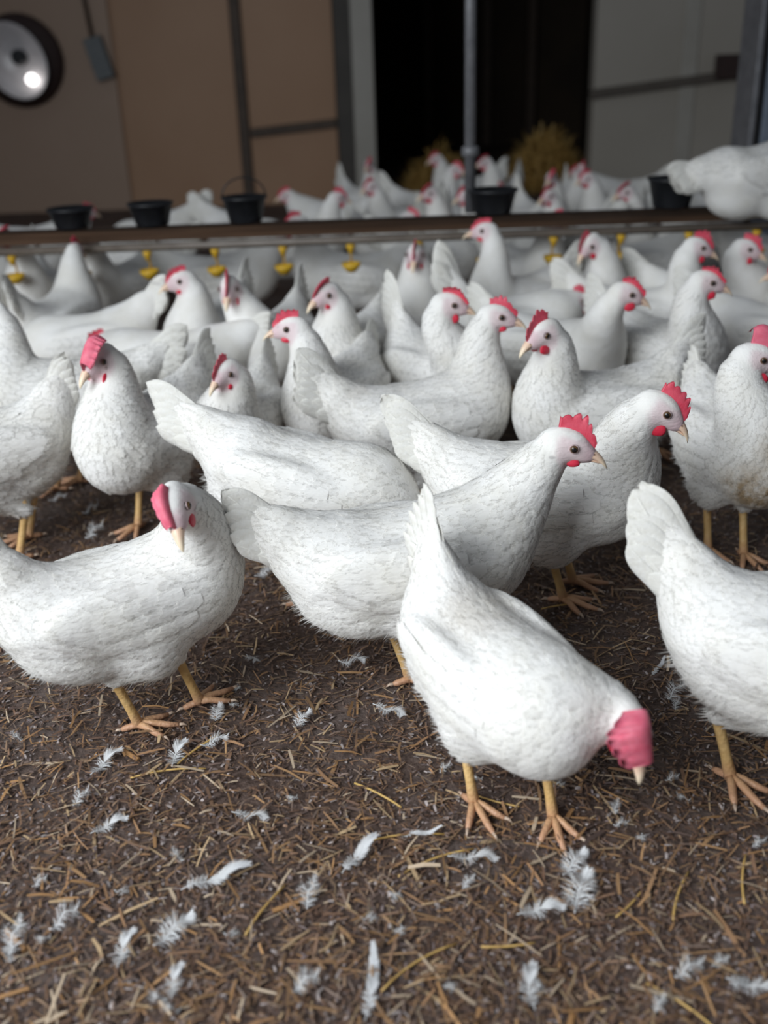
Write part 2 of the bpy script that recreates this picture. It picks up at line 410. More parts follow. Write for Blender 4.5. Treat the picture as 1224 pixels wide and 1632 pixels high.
def comb_mesh(size, flop, pale, seed):
    """blade comb in head axes; flop in radians bends it to one side"""
    r = np.random.default_rng(seed); nl, nh = 41, 10; V = []
    for side in (1, -1):
        for i in range(nl):
            s = i / (nl - 1); bx = .031 - .046 * s; bz = .0075 + .0150 * math.sin(min(1, s * 1.25) * math.pi * .5)
            saw = (abs(math.sin(s * math.pi * 5.5 + .5 * math.sin(seed * 3 + 5 * s))) ** .6) * (.75 + .25 * math.sin(seed + 9 * s))
            hgt = size * (.30 + .70 * math.sin(math.pi * min(1, .12 + .80 * s)) ** .8) ; sawf = (.82 + .18 * saw) if abs(flop) > .8 else (.58 + .42 * saw)
            for j in range(nh):
                t = j / (nh - 1); a = flop * t ** 1.1; ld = t * hgt * (1 - (1 - sawf) * t ** (7 if abs(flop) > .8 else 3))
                y = ld * math.sin(a) * (.55 + .45 * t); z = ld * math.cos(a) + (abs(flop) > .8) * .25 * size * math.sin(math.pi * t)
                th = .0024 * (1 - .70 * t) * (1 if 0 < i < nl - 1 else .3)
                V.append((bx - .22 * t * hgt * (s - .15) + .04 * size * math.sin(7 * s + seed), y + side * th * math.cos(a) + .07 * size * math.sin(6 * s + seed) * t, bz + z - side * th * math.sin(a) - .006))
    b = MB(); m = nl * nh; f = []
    for k in (0, 1):
        for i in range(nl - 1):
            for j in range(nh - 1):
                q = (k * m + i * nh + j, k * m + (i + 1) * nh + j, k * m + (i + 1) * nh + j + 1, k * m + i * nh + j + 1); f.append(q if k else q[::-1])
    rim = [j for j in range(nh)] + [i * nh + nh - 1 for i in range(1, nl)] + [(nl - 1) * nh + j for j in range(nh - 2, -1, -1)]
    f += [(rim[i], rim[i + 1], rim[i + 1] + m, rim[i] + m) for i in range(len(rim) - 1)]
    b.add(V, f); return b.mesh('comb', M['combpink'] if pale else M['comb'])
def beak_mesh():
    b = MB(); n = 10; k = 9
    for up in (1, 0):
        V = []
        for i in range(n):
            t = i / (n - 1)
            if up: cx = .021 + .031 * t; cz = -.0035 - .0095 * t ** 2.4; ry = .0090 * (1 - t) ** .62 + .0004; rz = .0105 * (1 - t) ** .55 + .0004
            else: cx = .021 + .023 * t; cz = -.0045 - .0035 * t; ry = .0074 * (1 - t) ** .6 + .0004; rz = -.0058 * (1 - t) ** .7 - .0004
            for j in range(k):
                a = math.pi * j / (k - 1); V.append((cx, ry * math.cos(a), cz + rz * math.sin(a) ** .85))
            V.append((cx, 0, cz - (.0004 if up else -.0002)))
        w_ = k + 1; f = [(i * w_ + j, i * w_ + (j + 1) % w_, (i + 1) * w_ + (j + 1) % w_, (i + 1) * w_ + j) for i in range(n - 1) for j in range(w_)]
        f += [tuple(range(w_))[::-1], tuple((n - 1) * w_ + j for j in range(w_))]
        b.add(V, [q if not up else q[::-1] for q in f])
    for s in (1, -1): b.lathe([(.00001, .0012), (.0011, .0008), (.0015, 0), (.0011, -.0008)], 8, 1, (.031, s * .0063, .0005), np.array([[1, 0, 0], [0, .3, s * 1.], [.4, s * -.9, .3]]) * .8)
    v = b.verts(); return b.mesh('beak', [M['beak'], M['nostril']], attrs={'tipw': sstep(v[:, 0], .034, .05)})
def eye_mesh(s):
    b = MB(); r = .0050; A = np.array([[1, 0, 0], [0, 0, s], [0, 1., 0]]).astype(float); A[:, 1] *= s
    R = lambda a0, a1, n: [(r * math.sin(a), r * math.cos(a)) for a in np.linspace(a0, a1, n)]
    c = (0, 0, 0)
    b.lathe(R(.0001, .62, 4), 14, 1, c, A); b.lathe(R(.62, 1.05, 4), 14, 0, c, A); b.lathe(R(1.05, 1.7, 3), 14, 1, c, A)
    b.lathe([(.0047 + .0007 * math.cos(a), .0013 + .0007 * math.sin(a)) for a in np.linspace(0, 2 * math.pi, 9)], 16, 2, c, A)
    return b.mesh('eye', [M['iris'], M['pupil'], M['lid']])
def wattle_mesh(s, size=1.0):
    b = MB(); V = []; n, k = 9, 10
    for i in range(n):
        t = i / (n - 1); rr = math.sin(math.pi * min(.999, .04 + .95 * t)) ** .6
        for j in range(k):
            a = 2 * math.pi * j / k
            V.append((-.002 * t + .0108 * rr * math.cos(a) * (.5 + .5 * size), s * (-.0008 + .0015 * t) + .0026 * rr * math.sin(a), .003 - .0175 * size * t))
    f = [(i * k + j, i * k + (j + 1) % k, (i + 1) * k + (j + 1) % k, (i + 1) * k + j) for i in range(n - 1) for j in range(k)]
    f += [tuple(range(k))[::-1], tuple((n - 1) * k + j for j in range(k))]
    b.add(V, f); return b.mesh('wattle', M['wattle'])
BEAK = beak_mesh(); EYES = {s: eye_mesh(s) for s in (1, -1)}; WATT = {(s, z): wattle_mesh(s, z) for s in (1, -1) for z in (.6, 1.0)}

def build_hen(pos, yaw, pitch=0, head=(.135, 0, .375), hyaw=0, hpitch=-12, hroll=0, tail=48, spread=1.0, tlen=.15, feet=((.02, .05), (-.015, -.05)),
              fyaw=(8, -8), comb=(.022, .15, False), watt=.6, scale=1.0, detail=1, stain=None, seed=0, zoff=0., crouch=0., ragged=0, hs=1.18, nk=1.0):
    """pose in hen axes: x forward, y left, z up; angles in degrees; head yaw is relative to the body"""
    r = np.random.default_rng(seed + 100)
    root = empty('hen', (pos[0], pos[1], zoff), math.radians(yaw)); root.scale = (scale,) * 3
    HIP = np.array([-.01, 0, .185 - crouch]); B = rotm(0, math.radians(-pitch))
    T = lambda x, y, z: HIP + B @ (np.array([x, y, z - crouch]) - HIP)
    TA = lambda deg: B @ rotm(0, math.radians(deg))
    F = Field()
    F.ell(T(-.012, 0, .197), (.138, .080, .081), TA(6))
    F.ell(T(.072, 0, .208), (.080, .070, .080), TA(20), .04)
    F.ell(T(-.105, 0, .207), (.085, .060, .060), TA(-14), .04)
    td = T(-.150, 0, .235) - T(0, 0, .235); tdir = B @ np.array([-math.cos(math.radians(tail)), 0, math.sin(math.radians(tail))])
    tb = T(-.135, 0, .222)
    F.cone(tb, tb + tdir * .062, .048, .026, .05)
    F.ell(tb + tdir * (.020 + .27 * tlen), (.54 * tlen, .0125, .034 + .006 * (spread - 1)), np.stack([tdir, np.array([0, 1., 0]), np.cross(tdir, [0, 1., 0])], 1), .03)
    F.ell(T(-.090, 0, .150), (.076, .061, .047), TA(-14), .03)
    for s in (1, -1):
        F.ell(T(-.018, s * .066, .212), (.120, .022, .048), TA(-4), .018)
        ft = feet[0] if s > 0 else feet[1]
        hock = np.array([ft[0] - .024, ft[1], .092])
        th = T(.0, s * .046, .150)
        F.ell(th, (.046, .034, .056), TA(12), .03); F.cone(th, hock + np.array([0.002, 0, .004]), .030, .0135, .018)
    # neck
    H = np.array(head, float); HA = rotm(math.radians(hyaw), math.radians(hpitch), math.radians(hroll))
    p0 = T(.070, 0, .215); p3 = H - HA[:, 0] * .012 - HA[:, 2] * .008
    dist = np.linalg.norm(p3 - p0)
    p1 = p0 + B @ np.array([.80, 0, .60]) * dist * .36
    dn = .65 * HA[:, 2] + .55 * HA[:, 0]; dn[2] = dn[2] + .35 * np.sign(H[2] - p0[2] if abs(H[2] - p0[2]) > .05 else 0); dn /= np.linalg.norm(dn)
    p2 = p3 - dn * dist * .38
    NK = bez(p0, p1, p2, p3, 9); NR = np.array([.064, .061, .055, .048, .041, .035, .0285, .0235, .0180])
    NR = NR * min(1.12, max(.86, .19 / dist) ** .35) * (1 - (1 - nk) * np.minimum(1, np.arange(9) / 3))
    for i in range(8): F.cone(NK[i], NK[i + 1], NR[i], NR[i + 1], .02)
    F.ell(H - HA[:, 0] * .002 * hs, np.array((.0285, .0160, .0200)) * hs, HA, .012)
    F.ell(H + HA[:, 0] * .021 * hs - HA[:, 2] * .003 * hs, np.array((.0155, .0094, .0108)) * hs, HA, .010)
    for s in (1, -1): F.ell(H + (-HA[:, 0] * .011 + HA[:, 1] * s * .0150 - HA[:, 2] * .005) * hs, np.array((.0075, .0036, .0095)) * hs, HA, .003)
    V, g, quads = surface_net(F, {2: .0062, 1: .0075, 0: .0105}[detail])
    b = MB(); b.add(V, quads)
    # legs and feet
    for s, ft, fy in ((1, feet[0], fyaw[0]), (-1, feet[1], fyaw[1])):
        hock = np.array([ft[0] - .024, ft[1], .096]); ank = np.array([ft[0], ft[1], .013])
        b.tube([hock + (0.004, 0, .02), hock, hock * .7 + ank * .3, hock * .3 + ank * .7, ank, ank - (0, 0, .007)], [.0088, .0085, .0068, .0067, .0082, .0075], 9, 1)
        for a, ln in ((34, .048), (0, .060), (-34, .048), (180 - 12 * s, .024)):
            d = math.radians(fy + a); dv = np.array([math.cos(d), math.sin(d), 0])
            hump = .004 if abs(a) < 90 else .001
            pts = [ank - (0, 0, .003), ank * [1, 1, 0] + dv * ln * .35 + (0, 0, .0065 + hump), ank * [1, 1, 0] + dv * ln * .7 + (0, 0, .0062), ank * [1, 1, 0] + dv * ln + (0, 0, .0048)]
            b.tube(pts, [.0068, .0052, .0050, .0034], 7, 1)
            e = pts[-1]; b.tube([e - dv * .002, e + dv * .006 + (0, 0, .0008), e + dv * .012 - (0, 0, .003)], [.0030, .0022, .0005], 6, 2)
    AV = b.verts(); hl = (AV - H) @ HA / hs
    def skinw(hl):
        w_ = sstep(.0315 - np.linalg.norm(hl - np.array([.008, 0, -.002]), axis=1), 0, .008) * sstep(.0155 - hl[:, 2] + .25 * np.maximum(0, hl[:, 0] - .01), 0, .006) * sstep(hl[:, 0], -.019, -.012)
        return w_ * .62 + .30 * np.maximum(w_ > 0, 0) * sstep(hl[:, 0], .012, .026) * w_
    def stainw(P):
        o_ = np.zeros(len(P))
        for (c, rad, amt) in (stain or []): o_ = np.maximum(o_, amt * sstep(rad - np.linalg.norm(P - np.array(c), axis=1), 0, rad * .6))
        return o_
    fw = sstep(.035 - AV[:, 2], 0, .03)
    me = b.mesh('body', [M['feather'], M['leg'], M['claw']], attrs={'skin': skinw(hl), 'foot': fw, 'stain': stainw(AV)})
    link('body', me, root)
    # head parts
    HM = Matrix([[*HA[0], H[0]], [*HA[1], H[1]], [*HA[2], H[2]], [0, 0, 0, 1]]) @ Matrix.Scale(hs, 4)
    def hp(name, me_):
        o_ = link(name, me_, root); o_.matrix_local = HM; return o_
    hp('beak', BEAK); hp('comb', comb_mesh(comb[0], comb[1], comb[2], seed))
    for s in (1, -1):
        ep, _g = F.project(np.array([H + HA @ np.array([.008, s * .022, .0045]) * hs])); el = HA.T @ (ep[0] - H) / hs
        oe = hp('eye', EYES[s]); oe.matrix_local = HM @ Matrix.Translation((el[0], el[1] + s * .0002, el[2]))
        wp, _g = F.project(np.array([H + HA @ np.array([.015, s * .018, -.0155]) * hs])); wl_ = HA.T @ (wp[0] - H) / hs
        ow = hp('wattle', WATT[s, watt]); ow.matrix_local = HM @ Matrix.Translation((wl_[0], wl_[1], wl_[2]))
    # tail: coverts as one mesh, each large feather its own piece
    yv = np.array([0, 1., 0]); tup = np.cross(tdir, yv); tup = tup if tup[2] * 1 + tup[0] * .2 > 0 else -tup
    def vane_pieces(n, base0, ln, e0, e1, wsc, lat):
        out = []
        for i in range(n):
            q = i / max(1, n - 1)
            for s in (1, -1):
                el = math.radians(tail + (e0 + (e1 - e0) * q) * spread)
                d = B @ np.array([-math.cos(el), 0, math.sin(el)])
                lt = s * math.radians(lat * (.35 + q)) ; d = d * math.cos(lt) + yv * math.sin(lt)
                wd = np.cross(yv, d); wd -= d * (wd @ d); wd /= np.linalg.norm(wd)
                nrm = np.cross(d, wd) ; nrm /= np.linalg.norm(nrm)
                if nrm[1] * s < 0: wd, nrm = -wd, -nrm
                L = ln * (1 - .26 * q) * r.uniform(.94, 1.04)
                bs = base0 + yv * s * (.004 + .009 * q) - B @ np.array([0, 0, 1]) * .020 * q
                A = np.stack([d * L, wd * L * wsc, nrm * L * .8], 1)
                out.append(Matrix([[*A[0], bs[0]], [*A[1], bs[1]], [*A[2], bs[2]], [0, 0, 0, 1]]))
        return out
    big = vane_pieces(6, tb + tdir * .030, tlen, 7, -13, 1.30, 3.5); sm = vane_pieces(5, tb + tdir * .022, tlen * .78, 8, -15, 1.6, 6)
    sm += vane_pieces(5, tb + tdir * .005, tlen * .58, 11, -22, 2.0, 9)
    def joined(mats_, mesh_i):
        bb = MB()
        for m_ in mats_:
            src = VANES[mesh_i] ; co = np.empty(len(src.vertices) * 3); src.vertices.foreach_get('co', co); co = co.reshape(-1, 3)
            A = np.array(m_); bb.add(co @ A[:3, :3].T + A[:3, 3], [tuple(p.vertices) for p in src.polygons])
        return bb
    if detail:
        tl = link('tail', joined(sm, 1).mesh('tail', M['quill']), root)
        for m_ in big:
            o_ = link('tail_feather', VANES[2 if ragged else 0], tl); o_.matrix_local = m_
    else: link('tail', joined(sm[:10] + big, 1).mesh('tail', M['quill']), root)
    # wings
    for s in (1, -1):
        nq = 7; P, D, L, W = [], [], [], []
        for row, (x0, x1, z0, z1, ln, wd, cnt) in enumerate(((.070, -.055, .222, .205, .046, .026, 7), (.045, -.075, .238, .228, .044, .026, 6), (.060, -.04, .200, .182, .042, .024, 6))):
            for i in range(cnt):
                q = i / (cnt - 1); P.append(T(x0 + (x1 - x0) * q, s * .085, z0 + (z1 - z0) * q)); D.append(B @ np.array([-1, 0, -.16])); L.append(ln); W.append(wd)
        P, D, L, W = map(np.array, (P, D, L, W))
        Q, nn, f = lay_feathers(F, P, D, L, W, .0022, np.full(len(P), .0014), r, .0005)
        bb = MB(); bb.add(Q, f[:, ::-1] if s < 0 and False else f)
        wo = link('wing', bb.mesh('wing', M['coat'], attrs={'stain': stainw(Q), 'edge': np.tile(FEDGE * .8, len(Q) // 12)}, normals=nn), root)
        if detail:
            qs = np.arange(nq) / (nq - 1)
            Pq = np.array([T(.012 - .050 * q, s * .085, .178 + .050 * q) for q in qs]); Dq = np.array([B @ np.array([-1, 0, .13 - .10 * q]) for q in qs])
            Q, nn, f = lay_feathers(F, Pq, Dq, .108 + .014 * np.sin(qs * 3), np.full(nq, .024), np.repeat(.0010 + .0004 * np.arange(nq), 12), np.full(nq, .0016), r, .0006)
            for i in range(nq):
                bb = MB(); bb.add(Q[i * 12:i * 12 + 12], f[:6]); link('flight_feather', bb.mesh('flight_feather', M['coat'], attrs={'edge': FEDGE * .7}, normals=nn[i * 12:i * 12 + 12]), wo)
    # coat of small feathers
    if detail:
        a = V[quads]; ar = np.linalg.norm(np.cross(a[:, 2] - a[:, 0], a[:, 3] - a[:, 1]), axis=1) * .5
        n = {2: 2700, 1: 2300}[detail]; pick = r.choice(len(quads), n, p=ar / ar.sum()); uv = r.random((n, 2))
        aq = a[pick]; P = (aq[:, 0] * (1 - uv[:, :1]) + aq[:, 1] * uv[:, :1]) * (1 - uv[:, 1:]) + (aq[:, 3] * (1 - uv[:, :1]) + aq[:, 2] * uv[:, :1]) * uv[:, 1:]
        hl = (P - H) @ HA
        hl = hl / hs; keep = ((P - tb) @ tdir < .02 + .62 * tlen) & (np.linalg.norm(hl, axis=1) > .027) & (P[:, 2] > .093) & ~((hl[:, 0] > .0) & (np.linalg.norm(hl, axis=1) < .045)); P = P[keep]
        dn_ = np.linalg.norm(P[:, None] - NK[None], axis=2) - NR[None]; k = dn_.argmin(1)
        tor = (P - HIP) @ B
        tang = np.gradient(NK, axis=0); tang /= np.linalg.norm(tang, axis=1)[:, None]
        wn = sstep(.012 - dn_.min(1), 0, .014) * sstep(k.astype(float), .8, 3.0)
        low = sstep(.02 - tor[:, 2], 0, .08); front = sstep(tor[:, 0], .07, .15)
        back = np.stack([-np.ones(len(P)), np.zeros(len(P)), -.12 - .25 * low - 1.2 * front], 1) @ B.T
        tw = sstep(-tor[:, 0], .10, .15) * sstep(tor[:, 2], -.01, .04)
        D = back * (1 - wn[:, None]) - tang[k] * wn[:, None]; D = D * (1 - tw[:, None]) + tdir * tw[:, None]
        D += r.normal(0, .10, D.shape)
        fluff = low * (1 - front) * (tor[:, 0] < .05)
        L = (.026 * (1 - .25 * wn) + .006 * fluff) * r.uniform(.8, 1.2, len(P)); W = (.0165 * (1 - .48 * wn) * (1 - .3 * fluff)) * r.uniform(.8, 1.2, len(P))
        lift = .0002 + .0004 * r.random(len(P)) + .0045 * fluff * r.random(len(P)) + (r.random(len(P)) < .015) * .0025 * (1 - wn)
        Q, nn, f = lay_feathers(F, P, D, L, W, .0004, lift, r, .0003)
        nf = len(P); bb = MB(); bb.add(Q, f)
        # wispy down along the belly and under the tail
        cand = np.where(fluff > .3)[0]
        if len(cand):
            m_ = 900 if detail == 2 else 350; ci = r.choice(cand, m_); p = P[ci] + r.normal(0, .004, (m_, 3)); p, gg = F.project(p)
            d = D[ci] + gg * r.uniform(.15, .55, (m_, 1)) + r.normal(0, .18, (m_, 3)); d /= np.linalg.norm(d, axis=1)[:, None]
            sd = np.cross(d, gg); sd /= np.linalg.norm(sd, axis=1)[:, None] + 1e-9; ln = r.uniform(.010, .020, (m_, 1))
            tri = np.stack([p - sd * .0011, p + sd * .0011, p + d * ln - gg * 0.001], 1).reshape(-1, 3)
            bb.add(tri, np.arange(m_ * 3).reshape(-1, 3)); nn = np.r_[nn, np.repeat(gg, 3, 0)]; Q = np.r_[Q, tri]
        po = link('plumage', bb.mesh('plumage', M['coat'], attrs={'skin': np.zeros(len(Q)), 'stain': stainw(Q), 'edge': np.r_[np.tile(FEDGE, nf), np.zeros(len(Q) - nf * 12)]}, normals=nn), root); po['kind'] = 'stuff'
    return root

def place(root, label, group=None):
    return tag(root, label, 'hen', group)
def HEN(label, pos, yaw, hw, hyaw, feet=None, group=None, **k):
    """hw: head centre in barn coordinates, hyaw: barn direction the head looks (0 = +x)"""
    a = math.radians(yaw); R2 = np.array([[math.cos(a), math.sin(a)], [-math.sin(a), math.cos(a)]]); s = k.get('scale', 1.0); zo = k.get('zoff', 0.)
    loc = lambda p: R2 @ (np.array(p[:2]) - np.array(pos)) / s
    h = loc(hw); k['head'] = (h[0], h[1], (hw[2] - zo) / s); k['hyaw'] = hyaw - yaw
    if feet: k['feet'] = tuple(tuple(loc(f)) for f in feet)
    return place(build_hen(pos, yaw, **k), label, group)
STN = ((.11, .04, .15), .07, .8)
# nearest hens
HEN('white hen striding at front left, head turned to the camera', (-.328, 1.165), 27, (-.252, 1.112, .340), -80, feet=((-.270, 1.185), (-.345, 1.135)), fyaw=(12, -25),
    hpitch=-36, hroll=20, tail=60, spread=.9, tlen=.15, comb=(.019, -1.1, True), watt=1.0, detail=2, seed=1, scale=.93)
HEN('white hen bending to peck in front, pink comb flopped over its face', (.128, .958), -60, (.246, .846, .186), -74, feet=((.185, .925), (.095, .955)), fyaw=(-25, -10),
    pitch=8, hpitch=-50, hroll=-4, tail=60, nk=.80, scale=.89, spread=1.1, tlen=.15, comb=(.050, -1.15, True), watt=1.0, detail=2, seed=2, ragged=1, stain=[((-.05, .0, .27), .08, .25)])
HEN('white hen cut off by the right edge, tail raised', (.505, .955), -22, (.64, .88, .33), -20, feet=((.50, 1.0), (.412, .985)), fyaw=(10, -45),
    tail=54, spread=.8, tlen=.16, detail=2, seed=3)
HEN('white hen in the centre stretching its neck to the right behind the pecking hen', (.048, 1.222), 9, (.243, 1.235, .355), -8, feet=((.10, 1.30), (.028, 1.222)), fyaw=(20, -5),
    hpitch=-18, tail=36, spread=.9, tlen=.130, comb=(.026, .12, False), detail=2, seed=4)
HEN('white hen with lowered head behind the centre hen, long back across the middle', (-.115, 1.50), -16, (.075, 1.41, .12), -20,
    pitch=14, hpitch=-45, tail=18, spread=.7, tlen=.15, detail=2, seed=5, stain=[((-.14, 0, .26), .06, .35)])
HEN('white hen facing right with red comb, its beak above dark floor', (.265, 1.435), -12, (.395, 1.345, .362), -14, feet=((.315, 1.50), (.288, 1.44)), fyaw=(8, -20),
    hpitch=-36, tail=40, spread=.7, comb=(.024, .2, False), watt=1.0, detail=2, seed=6)
HEN('brown-stained white hen by the right edge with pale pink comb', (.610, 1.60), -84, (.598, 1.545, .374), -8, feet=((.63, 1.575), (.575, 1.60)),
    hpitch=-14, tail=40, tlen=.11, comb=(.038, 1.0, True), watt=1.0, detail=2, seed=7,
    stain=[((.14, -.035, .165), .085, 1.0), ((.13, .02, .25), .08, .9), ((.12, .05, .18), .075, .7), ((.10, -.01, .12), .07, .6)])
# middle rows
HEN('white hen facing left with upright red comb, above the centre hen\'s head', (.395, 1.81), -158, (.287, 1.715, .382), -148, hpitch=-20, tail=44, comb=(.026, .1, False), watt=1.0, detail=1, seed=8)
HEN('white hen with wide fanned tail, head looking right', (.095, 1.80), 16, (.224, 1.862, .380), -4, hpitch=-12, tail=44, spread=1.3, tlen=.15, comb=(.020, .1, False), detail=1, seed=9, stain=[((-.15, 0, .25), .05, .6)])
HEN('white hen looking right with bright red comb, behind the fan-tailed hen', (.14, 2.085), -58, (.143, 1.965, .383), -2, hpitch=-14, tail=62, spread=.6, tlen=.16, comb=(.024, -.7, False), watt=1.0, detail=1, seed=10)
HEN('white hen facing left, profile head beside the fanned tail', (-.095, 1.965), -112, (-.162, 1.865, .370), 178, hpitch=-8, tail=40, tlen=.12, scale=.96, comb=(.022, .1, False), detail=1, seed=11)
HEN('white hen holding its head high, just behind the left-facing profile hen', (-.065, 2.26), -112, (-.108, 2.15, .372), -138, hpitch=-16, tail=40, comb=(.022, .5, False), detail=1, seed=12)
HEN('small low white hen, head half turned, left of the profile hen', (-.280, 1.87), -102, (-.278, 1.765, .318), -125, hpitch=-22, tail=35, comb=(.022, .1, False), scale=.90, detail=1, seed=13)
HEN('white hen facing the camera at left with pink comb drooping over its eye', (-.440, 1.755), -112, (-.482, 1.69, .370), -122, hpitch=-24, tail=36, comb=(.034, 1.1, True), watt=1.0, detail=1, seed=14)
HEN('white hen at left edge with raised neck and both legs showing', (-.675, 2.03), -165, (-.795, 2.06, .378), 178, feet=((-.70, 2.00), (-.66, 2.04)), hpitch=-10, tail=30, detail=1, seed=15)
HEN('white hen cut off by the left edge, one leg showing', (-.745, 1.69), -150, (-.87, 1.63, .35), 175, feet=((-.675, 1.67), (-.685, 1.76)), tail=58, tlen=.12, detail=1, seed=16)
HEN('white hen standing broadside behind the drooping-comb hen', (-.485, 2.25), 178, (-.63, 2.27, .25), 178, pitch=6, hpitch=-30, tail=24, tlen=.11, detail=0, seed=17)
HEN('white hen with red face turned left, in the left middle row', (-.425, 2.50), -108, (-.459, 2.39, .366), -160, tail=40, comb=(.020, .2, False), detail=0, seed=18)
HEN('white hen looking straight ahead, red face above the small low hen', (-.245, 2.37), -102, (-.331, 2.27, .369), -95, hpitch=-30, tail=40, comb=(.028, .1, False), watt=1.0, detail=0, seed=19)
HEN('white hen with upright tail in front of dark floor at left', (-.735, 2.46), 176, (-.89, 2.47, .17), 175, pitch=12, hpitch=-50, tail=34, tlen=.13, spread=.7, detail=0, seed=20)
HEN('white hen seen from behind at far left, tail towards camera', (-.86, 2.72), 75, (-.83, 2.85, .37), 80, tail=55, spread=.6, detail=0, seed=21)
HEN('white hen facing the camera in the middle, red face in front of the rail', (.107, 2.72), -92, (.1025, 2.62, .369), -100, hpitch=-26, tail=40, comb=(.024, .1, False), watt=1.0, detail=0, seed=22)
HEN('white hen facing left whose head overlaps the rail', (.375, 2.74), -142, (.292, 2.725, .405), 175, hpitch=-6, tail=36, comb=(.018, .1, False), detail=0, seed=24)
HEN('white hen with dark-tipped lowered beak, red face to the left', (.64, 2.80), -108, (.558, 2.66, .371), -150, hpitch=-42, tail=36, comb=(.026, .3, False), watt=1.0, detail=0, seed=25)
HEN('white hen heading right with raised tail, behind the left-facing upright-comb hen', (.355, 2.50), 4, (.505, 2.51, .26), 0, pitch=4, tail=62, spread=.7, tlen=.17, detail=0, seed=26)
HEN('grey-white hen looking right, dark gap below its breast', (.415, 2.225), -45, (.512, 2.055, .372), -4, hpitch=-20, tail=34, comb=(.022, -.6, False), watt=1.0, detail=0, seed=27)
HEN('large white hen looking right with red wattles, right middle row', (.645, 2.20), -60, (.682, 2.075, .386), -6, feet=((.675, 2.14), (.61, 2.10)), hpitch=-16, tail=36, comb=(.020, -.7, False), watt=1.0, detail=1, seed=28)
HEN('white hen with red face just above the large red-wattled hen', (.700, 2.53), -20, (.782, 2.47, .388), -4, hpitch=-20, tail=40, comb=(.024, .2, False), watt=1.0, detail=0, seed=29)
HEN('white hen at right with its red head against a drinker cup', (.915, 2.66), -25, (.940, 2.575, .362), -20, hpitch=-20, tail=36, comb=(.022, .2, False), watt=1.0, detail=0, seed=30)
HEN('white hen tail and back right of the large red-wattled hen', (.95, 2.29), -20, (1.10, 2.21, .25), -35, pitch=8, tail=30, spread=.7, detail=0, seed=31)
HEN('white hen neck at the right edge below the rail', (1.12, 2.50), -165, (1.0, 2.47, .32), 170, tail=40, detail=0, seed=32)
# rows near and beyond the drinker line: four poses, copied
far = [build_hen((0, 0), 0, head=(.14, 0, .375), tail=44, detail=0, comb=(.022, .2, False), watt=1.0, seed=41),
       build_hen((0, 0), 0, pitch=14, head=(.22, .02, .16), hpitch=-50, tail=26, detail=0, seed=42),
       build_hen((0, 0), 0, head=(.12, -.03, .39), hyaw=-45, tail=52, spread=1.2, detail=0, comb=(.026, .8, False), watt=1.0, seed=43),
       build_hen((0, 0), 0, head=(.17, .02, .31), hyaw=20, tail=36, detail=0, seed=44)]
spots = [(0, -.10, 3.20, 175, 'white hen standing broadside facing left under the rail, left of centre'), (3, -.47, 3.26, 0, 'white hen broadside under the rail, above the two red-faced left hens'),
         (2, -1.06, 3.12, -80, 'tall blurred white hen near the left edge whose neck crosses the rail'), (1, -1.36, 3.46, 10, 'blurred white hen at the far left edge under the rail'),
         (3, -.86, 3.58, 170, 'blurred white hen under the first black bucket'), (0, -.80, 3.14, -110, 'blurred white hen facing the camera under the second black bucket'),
         (1, .20, 3.42, 20, 'white hen feeding under the rail right of the hanging pipe'), (1, .60, 3.46, 185, 'white hen feeding behind the lowered-beak hen under the rail'),
         (3, .86, 3.22, 5, 'white hen broadside under the rail above the grey-white hen'), (1, 1.28, 3.24, 0, 'white hen back under the perched hen'),
         (0, .47, 3.16, -60, 'white hen whose dim red face shows beside the lowered-beak hen')]
BEY = 'blurred hen heads beyond the rail'
beyond = [(0, .72, 3.74, -140), (2, .93, 3.66, 250), (0, 1.12, 3.56, -150), (0, .45, 3.80, -150), (3, .03, 3.84, -60), (0, -.26, 3.76, 20), (2, .25, 3.84, -100),
          (0, .10, 4.22, -140), (3, .40, 4.32, 30), (2, .68, 4.2, -70), (0, .98, 4.2, 200), (3, 1.32, 4.1, 40), (1, 1.45, 4.6, 200), (3, -.20, 4.5, 170), (0, .25, 4.75, -30), (2, .60, 4.9, -120),
          (3, -1.3, 4.1, 20), (1, -.9, 4.2, 190), (1, -.5, 4.1, -20), (0, .9, 4.65, -90), (2, -.05, 5.0, -60), (0, .45, 5.3, 200), (3, 1.15, 5.0, 160)]
used = set()
def far_hen(kind, x, y, yaw, label, group=None):
    o_ = far[kind] if kind not in used else copy_tree(far[kind]); used.add(kind)
    o_.location = (x, y, 0); o_.rotation_euler = (0, 0, math.radians(yaw))
    for k_ in ('label', 'category', 'group'):
        if k_ in o_: del o_[k_]
    tag(o_, label, 'hen', group)
for k_, x, y, a, lb in spots: far_hen(k_, x, y, a, lb)
BL = ['blurred white hen beyond the rail, third head left of the perched hen', 'blurred white hen beyond the rail, second head left of the perched hen', 'blurred white hen beyond the rail, next to the bucket under the perched hen',
      'blurred white hen beyond the rail right beside the hanging pipe', 'blurred white hen beyond the rail at the foot of the pale post', 'blurred white hen beyond the rail left of the pale post']
for i_, (k_, x, y, a) in enumerate(beyond):
    if i_ < 6: far_hen(k_, x, y, a, BL[i_])
    else: far_hen(k_, x, y, a, 'out-of-focus white hen in the crowd behind the row beyond the rail', BEY)
HEN('large white hen perched on the rail at the right edge, tail towards the left', (1.10, 2.92), 18, (1.26, 2.97, .60), 20, zoff=.42, pitch=-2, tail=4, spread=.8, tlen=.13, crouch=.13,
    feet=((1.12, 2.92), (1.07, 2.92)), scale=1.10, detail=1, seed=50)
